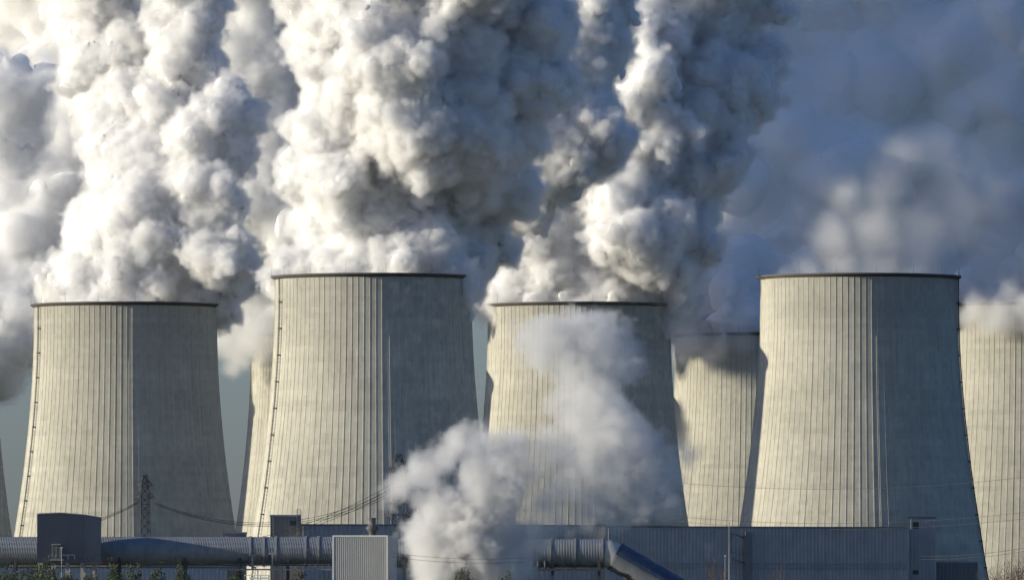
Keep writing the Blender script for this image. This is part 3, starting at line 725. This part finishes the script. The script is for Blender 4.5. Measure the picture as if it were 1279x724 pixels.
# -- annex with window and the long roofline to the chimney box
YA = 2860.0
root, hx, h = hall('annex', 'grey annex with small dark window and roof ladder behind the duct', 'industrial building', 338, 375.5, 642.5, YA, 18, M['dark_wall'])
window_part(root, X(362.5, YA) - root.location.x, X(370, YA) - root.location.x, Z(656, YA), Z(650, YA))
mb = MB()
for px in (371, 376): mb.box(X(px, YA) - root.location.x - 0.08, X(px, YA) - root.location.x + 0.08, -0.5, -0.35, Z(668, YA), Z(635.5, YA))
for py in range(636, 668, 3): mb.box(X(371, YA) - root.location.x, X(376, YA) - root.location.x, -0.46, -0.38, Z(py, YA), Z(py, YA) + 0.1)
mb.build('roof_ladder', M['steel'], root)
hall('turbine_hall', 'long low grey hall behind the chimney box, its middle lost in steam', 'industrial building', 376.5, 756, 654.5, YA + 4, 20, M['grey_wall'], 1.3)
root, hx, h = hall('switch_house', 'small flat dark shed just above the duct by the far tower', 'industrial building', 279, 308, 664, 2900.0, 10, M['dark_wall'])
mb = MB(); mb.box(hx - 5.5, hx - 0.5, -0.9, -0.25, h - 1.9, h - 1.3); mb.build('canopy', M['white'], root)

# -- the long dark hall on the right
YH = 2880.0
root, hx, h = hall('boiler_hall', 'very long dark blue grey hall below the right towers', 'industrial building', 757, 1134, 657, YH, 22, M['grey_wall'], 1.0)
ox = root.location.x
mb = MB()
for py in (704, 709): mb.box(-hx, hx, -0.35, -0.15, Z(py, YH), Z(py, YH) + 0.18)
mb.build('wall_pipe', M['steel'], root)
mb = MB(); mb.box(X(929, YH) - ox, X(935.5, YH) - ox, -1.1, -0.15, 0, h - 1.5); mb.build('downpipe_shaft', M['dark_wall'], root)
mb = MB(); q = [((X(a, YH) - ox), -0.7, Z(b, YH)) for a, b in ((928, 671), (911, 665), (911, 690), (928, 690), (911, 697), (930, 703))]
mb.tube(q, 0.12, 4)
mb.build('cable_tray', M['dark_steel'], root)
mb = MB(); mb.box(X(757, YH) - ox, X(834, YH) - ox, -0.3, 0.1, h + 0.02, h + 0.3); mb.build('roof_rail', M['steel'], root)
root, hx, h = hall('stair_tower', 'square stair tower with two small dark windows at the end of the hall', 'industrial building', 1134.6, 1168, 645, YH + 16, 25, M['grey_wall'], 1.0)
ox = root.location.x
window_part(root, X(1139.5, YH + 16) - ox, X(1146.5, YH + 16) - ox, Z(659.5, YH + 16), Z(651.5, YH + 16))
window_part(root, X(1139.5, YH + 16) - ox, X(1146.5, YH + 16) - ox, Z(716.5, YH + 16), Z(711.5, YH + 16))
hall('end_hall', 'dark hall wing standing against the foot of the right tower', 'industrial building', 1168.6, 1221, 700, YH + 26, 20, M['dark_wall'], 1.0)

# -- corrugated chimney box
YC = 2655.0
x0, x1, x2 = X(416, YC), X(484, YC), X(495, YC); zt = Z(668.5, YC); ox = (x0 + x1) / 2; hx = (x1 - x0) / 2
root = empty('chimney_house', (ox, YC, 0)); tag(root, 'pale corrugated metal box house with a short chimney on its roof', 'industrial building')
mb = MB(); yb = 10.0
mb.add([(-hx, 0, 0), (hx, 0, 0), (x2 - ox, 6.0, 0), (x2 - ox, 16, 0), (-hx, 16, 0)] + [(-hx, 0, zt), (hx, 0, zt), (x2 - ox, 6.0, zt), (x2 - ox, 16, zt), (-hx, 16, zt)],
       [(i, (i + 1) % 5, 5 + (i + 1) % 5, 5 + i) for i in range(5)] + [(5, 6, 7, 8, 9)])
ribbed_sheet(mb, -hx, hx, -0.03, 0.1, zt - 0.3, 0.52, 0.14)
mb.build('wall', M['light_wall'], root)
mb = MB(); mb.box(-hx - 0.15, hx + 0.1, -0.25, -0.02, zt - 0.3, zt + 0.12); mb.box(-hx - 0.16, -hx + 0.25, -0.24, 0.2, 0, zt - 0.3); mb.box(hx - 0.25, hx + 0.12, -0.24, 0.3, 0, zt - 0.3)
mb.build('corner_trim', M['white'], root)
mb = MB(); cxx = X(464.8, YC) - ox; k = YC / FPX
prof = [(4.2, 668), (4.2, 664), (7.6, 660.5), (8.0, 658.5), (7.6, 657.5), (5.6, 655.5), (4.6, 653.5), (4.6, 646.6), (5.0, 646.4), (5.0, 645.8), (3.9, 645.8), (3.9, 654)]
mb.lathe([(a * k, Z(b, YC)) for a, b in prof], 32)
ch = mb.build('chimney', M['grey_steel'], root, (cxx, 5.0, 0))

# -- lattice pylons and power lines
def pylon(px, pytop, pyarm, Y, label, wpx, arms):
    root = empty('lattice_pylon', (X(px, Y), Y, 0), R(12)); tag(root, label, 'pylon', 'lattice pylons')
    H = Z(pytop, Y); za = Z(pyarm, Y); k = Y / FPX
    def half(z):
        if z > za: return max(0.28, (wpx * 0.5 * k) * (1 - 0.62 * (z - za) / (H - za)))
        return wpx * 0.5 * k * (1 + 0.18 * (za - z) / za * 2.2)
    mb = MB(); lv = [0.0]
    while lv[-1] < H - 1.0: lv.append(min(H, lv[-1] + max(1.6, half(lv[-1]) * 1.9)))
    c4 = lambda z: [(sx * half(z), sy * half(z), z) for sx, sy in ((-1, -1), (1, -1), (1, 1), (-1, 1))]
    for a, b in zip(lv[:-1], lv[1:]):
        p, q = c4(a), c4(b)
        for i in range(4):
            mb.bar(p[i], q[i], 0.19); mb.bar(p[i], q[(i + 1) % 4], 0.10); mb.bar(p[(i + 1) % 4], q[i], 0.10); mb.bar(q[i], q[(i + 1) % 4], 0.10)
    mb.build('lattice_mast', M['grey_steel'], root)
    tips = []
    for z, l in arms:
        for s in (-1, 1):
            mb = MB(); h = half(z)
            for sy in (-1, 1):
                mb.bar((s * h, sy * h, z), (s * l, 0, z + 0.3), 0.17); mb.bar((s * h, sy * h, z + 1.8), (s * l, 0, z + 0.4), 0.15)
                for f in (0.35, 0.7):
                    mb.bar((s * (h + (l - h) * f), sy * h * (1 - f), z + 0.3 * f), (s * (h + (l - h) * f), sy * h * (1 - f), z + 1.8 * (1 - f) + 0.4 * f), 0.1)
            mb.build('cross_arm', M['grey_steel'], root)
            tips.append(Vector((s * l, 0, z)))
    return root, H
YP = 2900.0
pyl, Hp = pylon(181, 590, 619, YP, 'dark lattice pylon in front of the left tower, wires at its waist', 11, [(Z(622, YP), 2.6), (Z(607, YP), 2.2)])
pylon(497.5, 567, 590, YP, 'dark lattice pylon against the shaded half of the tower, half hidden by steam', 17, [(Z(590, YP), 3.0), (Z(645, YP), 3.4)])
def wire(p, q, sag, r, label, group='power lines strung between the pylons', k=24):
    P, Q = Vector(p), Vector(q); base = P.copy()
    pts = []
    for i in range(k + 1):
        t = i / k; v = P.lerp(Q, t); v.z -= sag * 4 * t * (1 - t); pts.append(v - base)
    mb = MB(); mb.tube(pts, r, 5); o = mb.build('power_line', M['wire'], None, base); tag(o, label, 'power line', group); return o
def pw(a, b, sag, r, label):
    wire(at(a[0], a[1], YP + a[2]), at(b[0], b[1], YP + b[2]), sag, r, label)
for j, (dy, dz) in enumerate(((-3, 0), (0, 1.2), (3, 2.2))):
    pw((176, 624 + dz, dy), (60, 661 + 2 * dz, -60 + dy), 1.5, 0.07, 'sagging wire dropping left from the pylon by the left tower')
    pw((186, 624 + dz, dy), (488, 612 + 3 * dz, dy), 7.5, 0.07, 'sagging wire between the two lattice pylons across the tower foot')
    pw((488, 605 + 4 * dz, dy), (300, 676 + 2 * dz, -90 + dy), 2.0, 0.065, 'sagging wire dropping left from the steam hidden pylon to the duct')
for j, py in enumerate((598, 640, 646)):
    pw((820, py + 2, 20), (1300, py - 5 + 2 * j, -60), 3.0, 0.045, 'thin wire crossing in front of the right tower')
for j, py in enumerate((688, 692)):
    pw((1150, py + 6, -20), (1310, py - 10, -80), 1.0, 0.05, 'thin wire by the bare tree at the right edge')
for j, py in enumerate((690, 695)):
    wire(at(490, py, 2600), at(655, py + 6, 2600), 0.8, 0.035, 'thin wire passing in front of the low steam')

# -- white barrier by the duct
YW = 2560.0
root = empty('barrier', (X(325, YW), YW, 0)); tag(root, 'white railing in front of the walkway below the long duct', 'railing'); ox = root.location.x
mb = MB(); mb.box(X(305, YW) - ox, X(337, YW) - ox, -0.1, 0.1, Z(718.4, YW), Z(717.4, YW)); mb.build('top_rail', M['white'], root)
mb = MB(); mb.box(X(312, YW) - ox, X(337, YW) - ox, -0.1, 0.1, Z(722.5, YW), Z(720.4, YW)); mb.build('board', M['white'], root)
for px in (306, 316, 326, 336):
    mb = MB(); mb.box(X(px, YW) - ox - 0.1, X(px, YW) - ox + 0.1, 0.11, 0.3, 0, Z(717.5, YW)); mb.build('post', M['steel'], root)

# ------------------------------------------------------------------ trees
def leaf_mat(name, a, b_):
    m, nt, b = material(name)
    oi = nt.n('ShaderNodeNewGeometry')
    tc = nt.n('ShaderNodeTexCoord')
    n = nt.n('ShaderNodeTexNoise', {'Vector': tc.outputs['Object'], 'Scale': 0.9, 'Detail': 3.0})
    f = nt.math('ADD', nt.math('MULTIPLY', oi.outputs['Random Per Island'], 0.6), nt.math('MULTIPLY', n.outputs[0], 0.5))
    nt.t.links.new(nt.mixc(f, a, b_), b.inputs['Base Color']); b.inputs['Roughness'].default_value = 0.8
    return m
M['leaf_green'] = leaf_mat('evergreen_leaf', (0.025, 0.04, 0.015), (0.07, 0.085, 0.03))
M['twig_brown'] = leaf_mat('brown_twig', (0.07, 0.05, 0.04), (0.14, 0.09, 0.07))

def branches(mb, p, d, L, r, lev, rs, tips):
    q = p + d * L
    mid = p.lerp(q, 0.5) + Vector(rs.randn(3)) * L * 0.05
    mb.tube([p, mid, q], [r, r * 0.85, r * 0.65], 5, False)
    if lev == 0: tips.append(q); return
    for k in range(rs.randint(2, 4) + (1 if lev > 2 else 0)):
        nd = (d + Vector(rs.randn(3)) * 0.55 + Vector((0, 0, 0.12))).normalized()
        branches(mb, p.lerp(q, rs.uniform(0.55, 1.0)), nd, L * rs.uniform(0.55, 0.8), r * 0.6, lev - 1, rs, tips)

def leafy_tree(px, pytop, Y, wpx, seed, label):
    rs = np.random.RandomState(seed); h = Z(pytop, Y); w = wpx / FPX * Y / 2
    root = empty('bushy_tree', (X(px, Y), Y, 0)); tag(root, label, 'tree', 'dark bushy trees along the lower edge')
    mb = MB(); tips = []
    mb.tube([(0, 0, 0), (0.1, 0, h * 0.35), (0.0, 0.1, h * 0.7)], [0.22, 0.16, 0.08], 8)
    for k in range(9):
        z = h * rs.uniform(0.25, 0.75); a = rs.uniform(0, 6.28)
        mb.tube([(0, 0, z), (math.cos(a) * w * 0.6, math.sin(a) * w * 0.6, z + h * rs.uniform(0.05, 0.18))], [0.07, 0.02], 5)
    mb.build('trunk', M['bark'], root)
    mb = MB(); so = rs.uniform(-50, 50, 3)
    n = 0
    while n < 6000:      # leaves through the crown's volume, thinned by turbulence into sprays and gaps
        v = rs.uniform(-1, 1, 3); rr = math.sqrt((v * v).sum())
        ragged = 0.78 + 0.34 * noise.noise(Vector(v * 2.1 + so)) + 0.22 * noise.noise(Vector(v * 6.0 + so))
        if rr > ragged: continue
        c = Vector((v[0] * w * 1.15, v[1] * w * 1.15, h * 0.64 + v[2] * h * 0.40))
        if noise.noise(c * 0.9 + Vector(so)) < rs.uniform(-0.45, 0.05): continue
        s = rs.uniform(0.06, 0.16); n += 1
        a, b = Vector(rs.randn(3)).normalized(), Vector(rs.randn(3)).normalized()
        mb.add([c - a * s, c + b * s * 0.6, c + a * s, c - b * s * 0.6], [(0, 1, 2, 3)])
    for k in range(60):      # shoots standing out of the top
        v = rs.uniform(-0.8, 0.8, 2); p = Vector((v[0] * w, v[1] * w, h * (0.92 - 0.25 * (v * v).sum())))
        q = p + Vector((rs.uniform(-0.3, 0.3), rs.uniform(-0.3, 0.3), rs.uniform(0.4, 1.0)))
        mb.tube([p, q], [0.03, 0.012], 4, False)
        for t in rs.uniform(0.1, 1.0, 9):
            c = p.lerp(q, t); s = rs.uniform(0.05, 0.12); a, b = Vector(rs.randn(3)).normalized(), Vector(rs.randn(3)).normalized()
            mb.add([c - a * s, c + b * s * 0.6, c + a * s, c - b * s * 0.6], [(0, 1, 2, 3)])
    mb.build('crown', M['leaf_green'], root)

def bare_tree(px, pytop, Y, seed, label, lean=0.0, mat='twig_brown'):
    rs = np.random.RandomState(seed); h = Z(pytop, Y)
    root = empty('bare_tree', (X(px, Y), Y, 0)); tag(root, label, 'tree', 'leafless trees along the lower edge')
    t = MB(); t.tube([(0, 0, 0), (0.1, 0, h * 0.3), (0, 0, h * 0.5)], [0.26, 0.2, 0.14], 8); t.build('trunk', M['bark'], root)
    mb = MB(); tips = []
    for k in range(7):
        a = rs.uniform(0, 6.28)
        d = Vector((math.cos(a) * 0.55 + lean, math.sin(a) * 0.55, 1.0)).normalized()
        branches(mb, Vector((0, 0, h * rs.uniform(0.36, 0.5))), d, h * rs.uniform(0.17, 0.25), 0.09, 4, rs, tips)
    for q in tips:
        for k in range(2):
            mb.bar(q, q + Vector(rs.randn(3)) * 0.3 + Vector((0, 0, 0.3)), 0.012)
    mb.build('crown', M[mat], root)

YT = 1250.0
for i, (px, py, w, lab) in enumerate([
    (58, 691, 40, 'tallest dark bushy tree, just below the dark box house'),
    (36, 701, 34, 'dark bush just left of the box house'),
    (8, 708, 44, 'low dark bush in the lower left corner'),
    (82, 709, 32, 'low dark bush under the middle of the box house'),
    (143, 700, 36, 'broad dark bush under the duct, right of the box house'),
    (166, 704, 34, 'dark bush right of the broad one under the duct'),
    (196, 706, 34, 'small dark bush in front of the low ribbed hall'),
    (228, 704, 34, 'rounded dark bush at the right end of the ribbed hall'),
    (112, 711, 40, 'low dark bush right below the box house corner'),
    (296, 708, 30, 'dark bush beside the white railing'),
    (375, 714, 34, 'low dark bush left of the chimney box'),
    (578, 705, 42, 'dark bush in front of the low steam'),
    (634, 713, 34, 'small dark bush under the right duct')]):
    leafy_tree(px, py, YT + (i * 37) % 90, w, 40 + i, lab)
for i, (px, py, lab, ln) in enumerate([
    (910, 711, 'left of two reddish bare trees in front of the long dark hall', 0.0),
    (947, 710, 'right of two reddish bare trees in front of the long dark hall', 0.0),
    (1266, 690, 'bare twiggy tree at the right edge before the sunlit tower', 0.1),
    (1284, 680, 'bare tree cut off by the right edge of the picture', -0.1)]):
    bare_tree(px, py, YT + 20 * i, 60 + i, lab, ln)
